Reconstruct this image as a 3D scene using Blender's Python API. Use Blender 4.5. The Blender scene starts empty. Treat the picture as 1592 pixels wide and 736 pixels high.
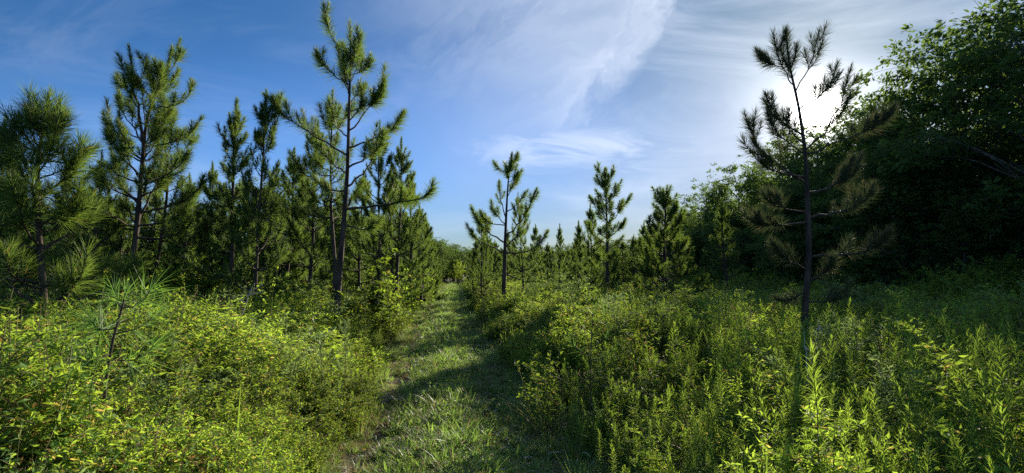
import bpy, math, random
import numpy as np
from mathutils import Vector
R = math.radians
rng = np.random.default_rng(7)
random.seed(7)
scene = bpy.context.scene
C = scene.collection

# ------------------------------------------------------------------ camera
F, CX, CY, CAMZ, PITCH = 860.0, 796.0, 368.0, 1.6, R(3.73)
cam = bpy.data.objects.new('camera', bpy.data.cameras.new('camera'))
C.objects.link(cam)
cam.data.sensor_width = 36.0
cam.data.lens = F / 1592 * 36
cam.data.clip_end = 5000
cam.data.clip_start = 0.05
cam.location = (0, 0, CAMZ)
cam.rotation_euler = (R(90) + PITCH, 0, 0)
scene.camera = cam

def pdir(px, py):
    u, v = (px - CX) / F, (CY - py) / F
    return np.array([u, math.cos(PITCH) - v * math.sin(PITCH), math.sin(PITCH) + v * math.cos(PITCH)])

def pt(px, py, d):
    w = pdir(px, py)
    w = w / w[1] * d
    return w + np.array([0, 0, CAMZ])

# ------------------------------------------------------------------ world, sun, exposure
sd = pdir(1270, 172); sd /= np.linalg.norm(sd)
SUN_EL = math.asin(sd[2]); SUN_AZ = math.atan2(sd[0], sd[1])      # azimuth measured from +Y towards +X
SUN_LAMP_EL = SUN_EL + R(1.8)
world = bpy.data.worlds.new('World'); scene.world = world
world.use_nodes = True
nt = world.node_tree; nt.nodes.clear()
N = nt.nodes; LK = nt.links

class G:
    """tiny expression helper for math nodes"""
    def __init__(s, tree): s.t = tree
    def put(s, inp, v):
        if isinstance(v, bpy.types.NodeSocket): s.t.links.new(v, inp)
        else: inp.default_value = v
    def m(s, op, a, b=None, c=None, clamp=False):
        n = s.t.nodes.new('ShaderNodeMath'); n.operation = op; n.use_clamp = clamp
        s.put(n.inputs[0], a)
        if b is not None: s.put(n.inputs[1], b)
        if c is not None: s.put(n.inputs[2], c)
        return n.outputs[0]
    def vec(s, x, y, z):
        n = s.t.nodes.new('ShaderNodeCombineXYZ')
        s.put(n.inputs[0], x); s.put(n.inputs[1], y); s.put(n.inputs[2], z)
        return n.outputs[0]
    def noise(s, v, scale, detail=4, rough=.55, dist=0.0):
        n = s.t.nodes.new('ShaderNodeTexNoise'); s.put(n.inputs['Vector'], v)
        n.inputs['Scale'].default_value = scale; n.inputs['Detail'].default_value = detail
        n.inputs['Roughness'].default_value = rough; n.inputs['Distortion'].default_value = dist
        return n.outputs['Fac']
    def ramp(s, v, lo, hi, a=0.0, b=1.0, smooth=True):
        n = s.t.nodes.new('ShaderNodeMapRange'); n.interpolation_type = 'SMOOTHSTEP' if smooth else 'LINEAR'
        s.put(n.inputs[0], v)
        for i, x in enumerate((lo, hi, a, b)): s.put(n.inputs[i + 1], x)
        return n.outputs[0]
    def mix(s, f, a, b, mode='MIX'):
        n = s.t.nodes.new('ShaderNodeMix'); n.data_type = 'RGBA'; n.blend_type = mode
        s.put(n.inputs[0], f); s.put(n.inputs[6], a); s.put(n.inputs[7], b)
        return n.outputs[2]

g = G(nt)
tc = N.new('ShaderNodeTexCoord'); sep = N.new('ShaderNodeSeparateXYZ'); LK.new(tc.outputs['Generated'], sep.inputs[0])
X, Y, Z = sep.outputs
sky = N.new('ShaderNodeTexSky'); sky.sky_type = 'NISHITA'; sky.sun_disc = False
sky.sun_elevation = SUN_LAMP_EL; sky.sun_rotation = SUN_AZ
sky.altitude = 50; sky.air_density = 1.0; sky.dust_density = 0.6; sky.ozone_density = 2.5
hs = N.new('ShaderNodeHueSaturation'); hs.inputs['Saturation'].default_value = 1.14
bw = N.new('ShaderNodeRGBToBW'); LK.new(sky.outputs[0], bw.inputs[0])
kk = g.m('DIVIDE', 1.0, g.m('ADD', 1.0, g.m('DIVIDE', bw.outputs[0], 2.1)))
LK.new(g.mix(1.0, sky.outputs[0], g.vec(kk, kk, kk), 'MULTIPLY'), hs.inputs['Color'])
yy = g.m('MAXIMUM', g.m('ABSOLUTE', Y), .05)
U = g.m('DIVIDE', X, yy); V = g.m('DIVIDE', Z, yy)
# a long cirrus edge running down across the sky; (a, b) run along and across it
def uv(px, py):
    w = pdir(px, py); return w[0] / w[1], w[2] / w[1]
u0, v0 = uv(1030, 20); u1, v1 = uv(862, 215)
du, dv = u1 - u0, v1 - v0; L = math.hypot(du, dv); du /= L; dv /= L
a = g.m('ADD', g.m('MULTIPLY', g.m('SUBTRACT', U, u0), du), g.m('MULTIPLY', g.m('SUBTRACT', V, v0), dv))
b = g.m('ADD', g.m('MULTIPLY', g.m('SUBTRACT', U, u0), -dv), g.m('MULTIPLY', g.m('SUBTRACT', V, v0), du))
wob = g.m('MULTIPLY', g.m('SUBTRACT', g.noise(g.vec(g.m('MULTIPLY', a, 5), g.m('MULTIPLY', b, 9), 0), 1.6, 5, .6, .5), .5), .14)
bow = g.m('MULTIPLY', g.m('MULTIPLY', a, g.m('SUBTRACT', a, L)), .45)
b = g.m('ADD', g.m('ADD', b, bow), wob)                            # b > 0 to the right of the edge
streak = g.noise(g.vec(g.m('MULTIPLY', a, 3.0), g.m('MULTIPLY', b, 16), 3.1), 1.3, 7, .62, .6)
veil_noise = g.noise(g.vec(g.m('MULTIPLY', a, 1.6), g.m('MULTIPLY', b, 4), 1.7), 1.1, 6, .6, .7)
side = g.ramp(b, .050, -.035)                                        # 1 on the left of the edge
fade = g.m('MULTIPLY', g.ramp(b, -.62, -.10), side)
core = g.m('MULTIPLY', g.ramp(b, -.085, -.012), side)
along = g.m('MULTIPLY', g.ramp(a, -.45, -.02), g.ramp(a, L + .06, L - .09))
veil = g.m('MULTIPLY', g.m('MULTIPLY', fade, g.ramp(veil_noise, .10, .85)), g.m('MULTIPLY', g.ramp(a, L + .30, L - .25), .68))
core = g.m('MULTIPLY', g.m('MULTIPLY', core, g.ramp(streak, .33, .68)), g.m('MULTIPLY', along, .22))
# low bands near the tree tops
ub, vb = uv(900, 225)
nb = g.noise(g.vec(g.m('MULTIPLY', U, 3.2), g.m('MULTIPLY', V, 15), .4), 1.5, 6, .6, .8)
bb = g.m('ADD', g.m('SUBTRACT', V, vb), g.m('MULTIPLY', g.m('SUBTRACT', nb, .5), .06))
band = g.m('MULTIPLY', g.m('MULTIPLY', g.ramp(g.m('ABSOLUTE', bb), .075, .0), g.ramp(g.m('ABSOLUTE', g.m('SUBTRACT', U, ub - .0)), .34, .02)), g.ramp(nb, .36, .66))
band = g.m('MULTIPLY', band, .5)
wide = g.noise(g.vec(g.m('MULTIPLY', U, 1.2), g.m('MULTIPLY', V, 4.0), 7.7), 1.7, 7, .6, 1.0)
wide = g.m('MULTIPLY', g.ramp(wide, .40, .78), g.ramp(U, -.45, .55, .12, .34))
cl = g.m('MAXIMUM', g.m('MAXIMUM', g.m('ADD', veil, core), band), wide)
cl = g.m('MINIMUM', cl, .85)
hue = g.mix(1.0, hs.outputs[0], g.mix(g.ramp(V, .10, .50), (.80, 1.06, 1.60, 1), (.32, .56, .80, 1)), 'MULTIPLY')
hue = g.mix(g.ramp(V, .62, 1.5), hue, g.mix(1.0, hs.outputs[0], (1.0, 1.05, 1.1, 1), 'MULTIPLY'))  # sky above and behind the view brightened, added as fill light
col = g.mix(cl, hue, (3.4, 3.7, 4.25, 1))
# the sun's disc and aureole, with camera bloom painted into the sky colour
vd = N.new('ShaderNodeVectorMath'); vd.operation = 'DOT_PRODUCT'
nrm = N.new('ShaderNodeVectorMath'); nrm.operation = 'NORMALIZE'; LK.new(tc.outputs['Generated'], nrm.inputs[0])
LK.new(nrm.outputs[0], vd.inputs[0]); vd.inputs[1].default_value = tuple(sd)
dt = g.m('MAXIMUM', vd.outputs['Value'], 0.0)
glow = g.m('ADD', g.m('ADD', g.m('MULTIPLY', g.m('POWER', dt, 3200.0), 60.0), g.m('MULTIPLY', g.m('POWER', dt, 420.0), 2.6)), g.m('ADD', g.m('MULTIPLY', g.m('POWER', dt, 110.0), 1.0), g.m('MULTIPLY', g.m('POWER', dt, 14.0), .32)))
gl = g.mix(1.0, (1.0, .95, .90, 1), g.vec(glow, glow, glow), 'MULTIPLY')
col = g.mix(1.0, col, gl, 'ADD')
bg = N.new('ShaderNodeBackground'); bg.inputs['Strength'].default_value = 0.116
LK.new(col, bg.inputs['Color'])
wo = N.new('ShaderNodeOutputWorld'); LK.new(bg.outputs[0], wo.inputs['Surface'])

sl = bpy.data.lights.new('sun', 'SUN'); sl.energy = 5.0; sl.angle = R(0.6); sl.color = (1.0, .88, .70)
so = bpy.data.objects.new('sun', sl); C.objects.link(so)
sv = Vector((math.sin(SUN_AZ) * math.cos(SUN_LAMP_EL), math.cos(SUN_AZ) * math.cos(SUN_LAMP_EL), math.sin(SUN_LAMP_EL)))
so.rotation_euler = sv.to_track_quat('Z', 'Y').to_euler(); so.location = sv * 60

scene.view_settings.view_transform = 'Standard'; scene.view_settings.look = 'None'
scene.view_settings.exposure = 1.40; scene.view_settings.gamma = 1.0
scene.view_settings.use_curve_mapping = False
cy = scene.cycles
scene.render.engine = 'CYCLES'
cy.max_bounces = 7; cy.diffuse_bounces = 6; cy.glossy_bounces = 2; cy.transmission_bounces = 4; cy.volume_bounces = 0
cy.transparent_max_bounces = 4
cy.use_denoising = False; cy.denoiser = 'OPENIMAGEDENOISE'
cy.use_adaptive_sampling = True; cy.adaptive_threshold = 0.02
cy.sample_clamp_indirect = 6.0
cy.caustics_reflective = False; cy.caustics_refractive = False

# ------------------------------------------------------------------ mesh helpers
class Buf:
    def __init__(s): s.V = []; s.n = 0; s.F = []            # F: (faces array, material index, smooth)
    def add(s, v, faces, mat=0, smooth=False):
        for f in faces: s.F.append((np.asarray(f, np.int64) + s.n, mat, smooth))
        s.V.append(np.asarray(v, np.float32)); s.n += len(v)
    def mesh(s, name, mats):
        me = bpy.data.meshes.new(name)
        v = np.concatenate(s.V) if s.V else np.zeros((0, 3), np.float32)
        me.vertices.add(len(v)); me.vertices.foreach_set('co', v.astype(np.float32).ravel())
        loops = []; starts = []; mi = []; sm = []; k = 0
        for f, m, q in s.F:
            n, w = f.shape
            loops.append(f.ravel()); starts.append(k + np.arange(n) * w); k += n * w
            mi.append(np.full(n, m)); sm.append(np.full(n, q))
        loops = np.concatenate(loops).astype(np.int32); starts = np.concatenate(starts).astype(np.int32)
        me.loops.add(len(loops)); me.loops.foreach_set('vertex_index', loops)
        me.polygons.add(len(starts)); me.polygons.foreach_set('loop_start', starts)
        me.polygons.foreach_set('material_index', np.concatenate(mi).astype(np.int32))
        me.polygons.foreach_set('use_smooth', np.concatenate(sm).astype(bool))
        for m in mats: me.materials.append(m)
        me.update(calc_edges=True)
        return me

def obj(name, me, parent=None, **props):
    o = bpy.data.objects.new(name, me); C.objects.link(o)
    if parent is not None: o.parent = parent
    for k, v in props.items(): o[k] = v
    return o
def thing(name, label, cat, loc=(0, 0, 0), group=None, rz=0, sc=1.0):
    o = obj(name, None, label=label, category=cat)
    o.location = loc; o.rotation_euler = (0, 0, rz); o.scale = (sc,) * 3 if not hasattr(sc, '__len__') else sc
    o.empty_display_size = .2
    if group: o['group'] = group
    return o
def dup(root, loc, rz, sc, label=None, group=None, tilt=(0, 0)):
    r = root.copy(); C.objects.link(r); r.location = loc; r.rotation_euler = (tilt[0], tilt[1], rz)
    r.scale = (sc,) * 3 if not hasattr(sc, '__len__') else sc
    if label: r['label'] = label
    if group: r['group'] = group
    for ch in list(root.children):
        c = ch.copy(); C.objects.link(c); c.parent = r
        for gch in ch.children:
            d = gch.copy(); C.objects.link(d); d.parent = c
    return r

def unit(v): return v / np.maximum(np.linalg.norm(v, axis=-1, keepdims=True), 1e-9)
def tube(buf, P, r, sides=7, mat=0):
    P = np.asarray(P, float); n = len(P); r = np.broadcast_to(np.asarray(r, float), (n,))
    T = np.gradient(P, axis=0); T = unit(T)
    ref = np.array([1., 0, 0]) if abs(T[0][0]) < .8 else np.array([0, 1., 0])
    A = unit(np.cross(T, ref)); B = np.cross(T, A)
    th = np.linspace(0, 2 * np.pi, sides, endpoint=False)
    ring = A[:, None] * np.cos(th)[None, :, None] + B[:, None] * np.sin(th)[None, :, None]
    v = (P[:, None] + ring * r[:, None, None]).reshape(-1, 3)
    i = np.arange(n - 1)[:, None] * sides; j = np.arange(sides)[None]; j2 = (j + 1) % sides
    q = np.stack([i + j, i + j2, i + sides + j2, i + sides + j], -1).reshape(-1, 4)
    cap = np.array([[(n - 1) * sides + k for k in range(sides)]])
    buf.add(v, [q, cap], mat, True)

def strips(buf, P, D, S, L, W, bend, prof=(1, .8), mat=0):
    """blades: base P, direction D, side S, length L, width W, bend vector at the tip; prof = width at the rows before the tip"""
    n = len(P); k = len(prof)
    rows = []
    for i, w in enumerate(prof):
        t = i / k
        c = P + D * (L * t)[:, None] + bend * t * t
        h = S * (W * w / 2)[:, None]
        rows += [c - h, c + h]
    rows.append(P + D * L[:, None] + bend)
    v = np.stack(rows, 1).reshape(-1, 3); m = 2 * k + 1
    o = np.arange(n)[:, None] * m
    F_ = []
    if k > 1:
        q = np.concatenate([o + np.array([[2 * i, 2 * i + 1, 2 * i + 3, 2 * i + 2]]) for i in range(k - 1)])
        F_.append(q)
    F_.append(o + np.array([[2 * k - 2, 2 * k - 1, 2 * k]]))
    buf.add(v, F_, mat)

def leaves(buf, P, D, Nn, L, W, droop=.15, fold=.25, mat=0):
    """folded leaves: base, two side points, midrib point, tip (4 triangles)"""
    S = unit(np.cross(D, Nn)); Nn = np.cross(S, D)
    L_, W_ = L[:, None], W[:, None]
    mid = P + D * L_ * .42 - Nn * W_ * fold * .6
    a_ = P + D * L_ * .46 + S * W_ * .5; b_ = P + D * L_ * .46 - S * W_ * .5
    tip = P + D * L_ - Nn * L_ * droop
    v = np.stack([P, a_, b_, mid, tip], 1).reshape(-1, 3)
    o = np.arange(len(P))[:, None] * 5
    t = np.concatenate([o + np.array([x]) for x in ([0, 1, 3], [0, 3, 2], [3, 1, 4], [3, 4, 2])])
    buf.add(v, [t], mat)

def rnd_perp(T):
    r = unit(rng.normal(size=T.shape)); return unit(np.cross(T, r))

# ------------------------------------------------------------------ materials
def base_mat(name):
    m = bpy.data.materials.new(name); m.use_nodes = True; t = m.node_tree; t.nodes.clear()
    return m, t, G(t), t.nodes.new('ShaderNodeOutputMaterial')
def leaf_mat(name, c1, c2, tcol, trans=.45, rough=.5, spec=.35, patch=0.0, c3=None, c3f=.12):
    m, t, g, out = base_mat(name)
    geo = t.nodes.new('ShaderNodeNewGeometry'); oi = t.nodes.new('ShaderNodeObjectInfo')
    ri = geo.outputs['Random Per Island']
    f = g.m('MULTIPLY_ADD', oi.outputs['Random'], .45, g.m('MULTIPLY', ri, .55))
    c = g.mix(f, (*c1, 1), (*c2, 1)); tr = g.mix(f, (*[x * .75 for x in tcol], 1), (*tcol, 1))
    if c3:
        k = g.m('GREATER_THAN', g.m('FRACT', g.m('MULTIPLY', ri, 37.7)), 1 - c3f)
        c = g.mix(k, c, (*c3, 1)); tr = g.mix(k, tr, (*[min(1, x * 1.7) for x in c3], 1))
    if patch:
        nz = g.ramp(g.noise(geo.outputs['Position'], .35, 3), .35, .65, 1 - patch, 1 + patch)
        vv = g.vec(nz, nz, nz); c = g.mix(1, c, vv, 'MULTIPLY'); tr = g.mix(1, tr, vv, 'MULTIPLY')
    p = t.nodes.new('ShaderNodeBsdfPrincipled'); g.put(p.inputs['Base Color'], c)
    p.inputs['Roughness'].default_value = rough + .14; p.inputs['Specular IOR Level'].default_value = spec * .5
    tb = t.nodes.new('ShaderNodeBsdfTranslucent'); g.put(tb.inputs['Color'], tr)
    mx = t.nodes.new('ShaderNodeMixShader'); mx.inputs[0].default_value = trans
    t.links.new(p.outputs[0], mx.inputs[1]); t.links.new(tb.outputs[0], mx.inputs[2]); t.links.new(mx.outputs[0], out.inputs[0])
    return m
def bark_mat(name, c1, c2, scale=9, stretch=.25, bump=.4):
    m, t, g, out = base_mat(name)
    tcn = t.nodes.new('ShaderNodeTexCoord'); mp = t.nodes.new('ShaderNodeMapping'); mp.inputs['Scale'].default_value = (1, 1, stretch)
    t.links.new(tcn.outputs['Object'], mp.inputs[0])
    n = g.noise(mp.outputs[0], scale, 6, .65, .4)
    p = t.nodes.new('ShaderNodeBsdfPrincipled'); g.put(p.inputs['Base Color'], g.mix(g.ramp(n, .35, .65), (*c1, 1), (*c2, 1)))
    p.inputs['Roughness'].default_value = .9; p.inputs['Specular IOR Level'].default_value = .2
    bp = t.nodes.new('ShaderNodeBump'); bp.inputs['Strength'].default_value = bump; bp.inputs['Distance'].default_value = .03
    g.put(bp.inputs['Height'], n); t.links.new(bp.outputs[0], p.inputs['Normal']); t.links.new(p.outputs[0], out.inputs[0])
    return m
def ground_mat(name, cols, scale, bump=.5):
    m, t, g, out = base_mat(name)
    geo = t.nodes.new('ShaderNodeNewGeometry'); P = geo.outputs['Position']
    n1 = g.noise(P, scale, 8, .65); n2 = g.noise(P, scale * .13, 4, .6); n3 = g.noise(P, scale * 8, 4, .7)
    c = g.mix(g.ramp(n1, .38, .62), (*cols[0], 1), (*cols[1], 1)); c = g.mix(g.ramp(n2, .42, .60), c, (*cols[2], 1))
    c = g.mix(g.ramp(n3, .52, .72), c, (*cols[3], 1))
    p = t.nodes.new('ShaderNodeBsdfPrincipled'); g.put(p.inputs['Base Color'], c); p.inputs['Roughness'].default_value = .95
    p.inputs['Specular IOR Level'].default_value = .15
    bp = t.nodes.new('ShaderNodeBump'); bp.inputs['Strength'].default_value = bump; bp.inputs['Distance'].default_value = .05
    g.put(bp.inputs['Height'], g.m('ADD', n1, g.m('MULTIPLY', n3, .5))); t.links.new(bp.outputs[0], p.inputs['Normal']); t.links.new(p.outputs[0], out.inputs[0])
    return m
M = {}
M['needle'] = leaf_mat('pine_needles', (.040, .092, .020), (.068, .125, .028), (.19, .30, .04), .42, .42, .45, c3=(.20, .13, .04), c3f=.03)
M['needle_far'] = leaf_mat('far_pine_needles', (.042, .088, .022), (.07, .12, .030), (.19, .29, .045), .42, .5, .4)
M['needle_shade_tint'] = leaf_mat('shade_tinted_pine_needles', (.040, .070, .028), (.065, .085, .034), (.10, .13, .05), .28, .5, .4, c3=(.12, .08, .05), c3f=.05)  # darker needle copy: backlit shade put into the colour, plus some browned needles
M['sap_needle'] = leaf_mat('sapling_needles', (.06, .14, .03), (.09, .19, .04), (.17, .34, .05), .45, .4, .5)
M['bark'] = bark_mat('pine_bark', (.028, .022, .019), (.095, .072, .058))
M['limb'] = bark_mat('pine_limb_bark', (.04, .032, .026), (.10, .075, .055), 20)
M['gbark'] = bark_mat('grey_bark', (.06, .055, .045), (.17, .15, .13), 7)
M['dead'] = bark_mat('dead_wood', (.30, .27, .22), (.48, .44, .38), 14)
M['oak'] = leaf_mat('oak_leaves', (.042, .085, .022), (.074, .125, .034), (.16, .26, .04), .42, .5, .35)
M['scrub'] = leaf_mat('scrub_leaves', (.05, .11, .02), (.10, .17, .03), (.33, .48, .04), .50, .45, .35, c3=(.22, .17, .03), c3f=.05)
M['bramble'] = leaf_mat('bramble_leaves', (.05, .13, .020), (.10, .195, .030), (.35, .50, .045), .50, .5, .3, patch=.45, c3=(.28, .22, .05), c3f=.07)
M['rod'] = leaf_mat('goldenrod_leaves', (.055, .13, .025), (.095, .185, .035), (.36, .52, .05), .52, .40, .45, patch=.2)
M['rodtip'] = leaf_mat('goldenrod_tips', (.10, .20, .03), (.14, .24, .04), (.34, .50, .05), .5, .42, .4)
M['grass'] = leaf_mat('grass_blades', (.08, .15, .03), (.14, .21, .05), (.24, .38, .05), .42, .40, .4, patch=.25, c3=(.30, .24, .11), c3f=.10)
M['tgrass'] = leaf_mat('short_grass_blades', (.085, .17, .04), (.14, .24, .065), (.30, .48, .07), .44, .36, .5, patch=.3, c3=(.28, .22, .12), c3f=.06)
M['blade'] = leaf_mat('broad_blade', (.10, .20, .03), (.14, .25, .04), (.32, .5, .05), .45, .5, .3)
M['dry'] = leaf_mat('dry_grass', (.26, .19, .10), (.36, .28, .15), (.38, .27, .12), .35, .6, .3)
M['rust'] = leaf_mat('rusty_leaves', (.14, .085, .03), (.22, .15, .045), (.32, .20, .05), .4, .6, .3)
M['fennel'] = leaf_mat('fennel_leaves', (.08, .17, .045), (.12, .22, .065), (.28, .40, .12), .45, .5, .35)
M['stem'] = leaf_mat('plant_stems', (.09, .09, .035), (.16, .13, .055), (.1, .1, .03), .1, .6, .3)
M['soil'] = ground_mat('meadow_soil', [(.035, .030, .018), (.060, .050, .030), (.030, .042, .014), (.09, .075, .045)], 3)
M['track'] = ground_mat('track_soil', [(.13, .095, .06), (.085, .062, .040), (.06, .075, .03), (.20, .155, .11)], 4, .8)

# ------------------------------------------------------------------ setting: terrain and grassy track
def xc(y):
    y = np.asarray(y, float)
    return -.106 * y - .38 * np.clip(y / 18, 0, 1) * np.clip(1.6 - y / 70, 0, 1)
def gz(x, y):
    x = np.asarray(x, float); y = np.asarray(y, float)
    w = np.clip((np.abs(x - xc(y)) - 1.0) / 2, 0, 1)
    return w * (.06 * np.sin(x * .55 + 1) * np.cos(y * .43) + .03 * np.sin(x * 1.9 + y * 1.3))
def grid(xs, ys, fz):
    x, y = np.meshgrid(xs, ys); v = np.stack([x, y, fz(x, y)], -1).reshape(-1, 3)
    n, m = len(xs), len(ys)
    i = (np.arange(m - 1)[:, None] * n + np.arange(n - 1)[None]).ravel()
    return v, np.stack([i, i + 1, i + n + 1, i + n], -1)
b_ = Buf()
xs = np.concatenate([[-3000, -900, -300, -120], np.arange(-60, 60.1, 1.0), [120, 300, 900, 3000]])
ys = np.concatenate([[-600, -120, -40], np.arange(-20, 90.1, 1.0), [120, 200, 350, 800, 3500]])
v, q = grid(xs, ys, lambda x, y: gz(x, y) - .03); b_.add(v, [q], 0, True)
obj('ground', b_.mesh('ground', [M['soil']]), kind='structure')
b_ = Buf()
ss = np.linspace(-1.35, 1.35, 28); ty = np.concatenate([np.arange(-8, 30, .18), np.arange(30, 175, 1.0)])
s_, y_ = np.meshgrid(ss, ty)
rut = -.035 * np.exp(-((s_ + .62) / .22) ** 2) - .035 * np.exp(-((s_ - .62) / .22) ** 2)
z_ = rut + .012 * np.sin(s_ * 9 + y_ * 3.1) * np.sin(y_ * 5.3) + .008 * np.sin(y_ * 11 + s_ * 17) + .012
z_ = np.where(np.abs(s_) > 1.3, -.02, z_)
v = np.stack([xc(y_) + s_ * (1 + .06 * np.sin(y_ * 1.7)), y_, z_], -1).reshape(-1, 3)
n, m_ = len(ss), len(ty); i = (np.arange(m_ - 1)[:, None] * n + np.arange(n - 1)[None]).ravel()
b_.add(v, [np.stack([i, i + 1, i + n + 1, i + n], -1)], 0, True)
obj('path', b_.mesh('path', [M['track']]), kind='structure')

# ------------------------------------------------------------------ pines
class Pine:
    def __init__(s, nl=.26, nw=.006, dens=420, droop=.18, spread=(66, 26)):
        s.spread = spread
        s.wood = Buf(); s.limbs = Buf(); s.need = Buf(); s.nl, s.nw, s.dens, s.droop = nl, nw, dens, droop
    def trunk(s, P, r0, r1):
        P = np.asarray(P, float)
        t = np.linspace(0, 1, len(P)); tt = np.linspace(0, 1, 26)
        Q = np.stack([np.interp(tt, t, P[:, k]) for k in range(3)], 1)
        for _ in range(2): Q[1:-1] = (Q[:-2] + 2 * Q[1:-1] + Q[2:]) / 4
        s.T = Q; s.Tr = r0 + (r1 - r0) * tt ** .8
        rr = s.Tr.copy(); rr[0] *= 1.35; rr[1] *= 1.08
        tube(s.wood, Q, rr, 10)
    def at(s, f):
        tt = np.linspace(0, 1, len(s.T)); return np.array([np.interp(f, tt, s.T[:, k]) for k in range(3)]), float(np.interp(f, tt, s.Tr))
    def fz(s, z):
        return float(np.interp(z, s.T[:, 2], np.linspace(0, 1, len(s.T))))
    def shoot(s, P, f0=.35, k=1.0):
        P = np.asarray(P, float); seg = np.linalg.norm(np.diff(P, axis=0), axis=1); cl = np.concatenate([[0], np.cumsum(seg)]); Lt = cl[-1]
        k = k * rng.uniform(.55, 1.2); lv = rng.uniform(.78, 1.18)
        n = max(12, int(s.dens * Lt * (1 - f0) * k))
        t = f0 + (1 - f0) * rng.random(n) ** .8
        q = rng.random(n) < .5; t = np.where(q, np.clip(np.round(t * Lt / .09) * .09 / Lt + rng.normal(0, .012, n), f0, 1), t)
        pos = np.stack([np.interp(t * Lt, cl, P[:, j]) for j in range(3)], 1)
        T = unit(np.stack([np.interp(t * Lt, cl, np.gradient(P[:, j])) for j in range(3)], 1))
        tn = (t - f0) / (1 - f0)
        th = np.radians(s.spread[0] - (s.spread[0] - s.spread[1]) * tn ** 1.2 + rng.normal(0, 13, n))
        rad = rnd_perp(T); D = T * np.cos(th)[:, None] + rad * np.sin(th)[:, None]
        Ln = s.nl * lv * rng.uniform(.62, 1.08, n) * (1 - .35 * tn ** 4)
        bend = np.zeros((n, 3)); bend[:, 2] = -s.droop * Ln * rng.uniform(.3, 1.2, n); bend += T * (Ln * .12)[:, None]
        strips(s.need, pos, D, rnd_perp(D), Ln, np.full(n, s.nw), bend, (1, .85))
    def curve(s, a, b, up=.12, n=9, wob=.02):
        t = np.linspace(0, 1, n)[:, None]; L = np.linalg.norm(b - a)
        P = a + (b - a) * t; P[:, 2] -= (up * L * 4 * t * (1 - t) * (.5 + .9 * t))[:, 0]
        P[:, 2] += (.10 * min(L, 1.2) * np.clip((t[:, 0] - .7) / .3, 0, 1) ** 2)
        w = rng.normal(0, wob * L, (n, 3)); w[0] = w[-1] = 0
        return P + w * .6
    def limb(s, a, b, r, up=.12, twigs=4, fol=.4, tw=.42, k=1.0):
        P = s.curve(np.asarray(a, float), np.asarray(b, float), up); L = np.linalg.norm(P[-1] - P[0])
        tube(s.limbs, P, np.linspace(r, max(.005, r * .3), len(P)), 6)
        fl = min(.95, max(fol, .38 / max(L, .1))); s.shoot(P, 1 - fl, k)
        for i in range(twigs):
            f = rng.uniform(.40, .93); j = f * (len(P) - 1); j0 = int(j); c = P[j0] + (P[min(j0 + 1, len(P) - 1)] - P[j0]) * (j - j0)
            ax = unit(P[min(j0 + 1, len(P) - 1)] - P[j0]); sd_ = rnd_perp(ax[None])[0]; sd_[2] = abs(sd_[2]) * .8 + .15
            th = R(rng.uniform(28, 55)); l = max(.22, tw * L * (1.15 - f) * rng.uniform(.6, 1.2))
            e = c + (ax * math.cos(th) + sd_ * math.sin(th)) * l + np.array([0, 0, .12 * l])
            Q = s.curve(c, e, .1, 6); tube(s.limbs, Q, np.linspace(max(.006, r * .4), .004, 6), 5)
            s.shoot(Q, max(.05, 1 - .45 / max(l, .45)), k)
    def auto(s, z0, z1, gap, Rf, per=(3, 5), elev=(15, 50), fol=.45, twigs=4, skip=0.0, k=1.0, dead=4):
        """whorls of limbs between heights z0 and z1; Rf(height fraction) = limb length"""
        z = z0; H = s.T[-1][2]; az0 = rng.uniform(0, 6.28)
        for i in range(dead):                                       # bare dead lower limbs
            az = rng.uniform(0, 6.28); L = rng.uniform(.25, .9); a, r = s.at(s.fz(rng.uniform(.5, max(.9, z0 + .4)) + s.T[0][2]))
            Q = s.curve(a, a + L * np.array([math.cos(az), math.sin(az), rng.uniform(-.1, .35)]), .04, 7, .03); tube(s.wood, Q, np.linspace(.011, .003, 7), 5)
            c = Q[4]; e = c + L * .35 * np.array([math.cos(az + .8), math.sin(az + .8), .2]); tube(s.wood, s.curve(c, e, .02, 4), [.005, .004, .003, .002], 4)
        while z < z1:
            n = rng.integers(per[0], per[1] + 1); az0 += rng.uniform(.5, 1.5)
            for i in range(n):
                if rng.random() < skip: continue
                az = az0 + i * 6.283 / n + rng.normal(0, .35); fr = (z - s.T[0][2]) / (H - s.T[0][2])
                L = Rf(fr) * rng.uniform(.65, 1.15)
                if L < .15: continue
                el = R(elev[0] + (elev[1] - elev[0]) * fr + rng.normal(0, 7))
                a, r = s.at(s.fz(z + rng.normal(0, .06)))
                b = a + L * np.array([math.cos(az) * math.cos(el), math.sin(az) * math.cos(el), math.sin(el)])
                s.limb(a, b, min(r * .55, .01 + .016 * L), rng.uniform(.05, .15), max(1, int(twigs * min(1, L) + .5)), fol, k=k)
            z += gap * rng.uniform(.75, 1.25) * (1.15 - .45 * (z - z0) / max(z1 - z0, .1))
    def top(s, k=1.0, f=.86):
        n = len(s.T); s.shoot(s.T[int(n * f):], 0.0, k * 1.1)
        for i in range(5):
            c = s.T[-4 - (i % 2)]; az = i * 1.26 + rng.uniform(0, .6); e = c + .36 * np.array([math.cos(az) * .42, math.sin(az) * .42, .95])
            Q = s.curve(c, e, .05, 5); tube(s.limbs, Q, np.linspace(.008, .004, 5), 5); s.shoot(Q, 0.1, k)
    def build(s, name, label, origin, group=None, needle='needle', cat='pine tree'):
        o = np.asarray(origin, float); root = thing(name, label, cat, tuple(o), group)
        for bf in (s.wood, s.limbs, s.need): bf.V = [v - o.astype(np.float32) for v in bf.V]
        obj('trunk', s.wood.mesh('trunk', [M['bark']]), root)
        if s.limbs.n: obj('branches', s.limbs.mesh('branches', [M['limb']]), root)
        obj('crown', s.need.mesh('crown', [M[needle]]), root)
        s.wood = s.limbs = s.need = None
        return root

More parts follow.
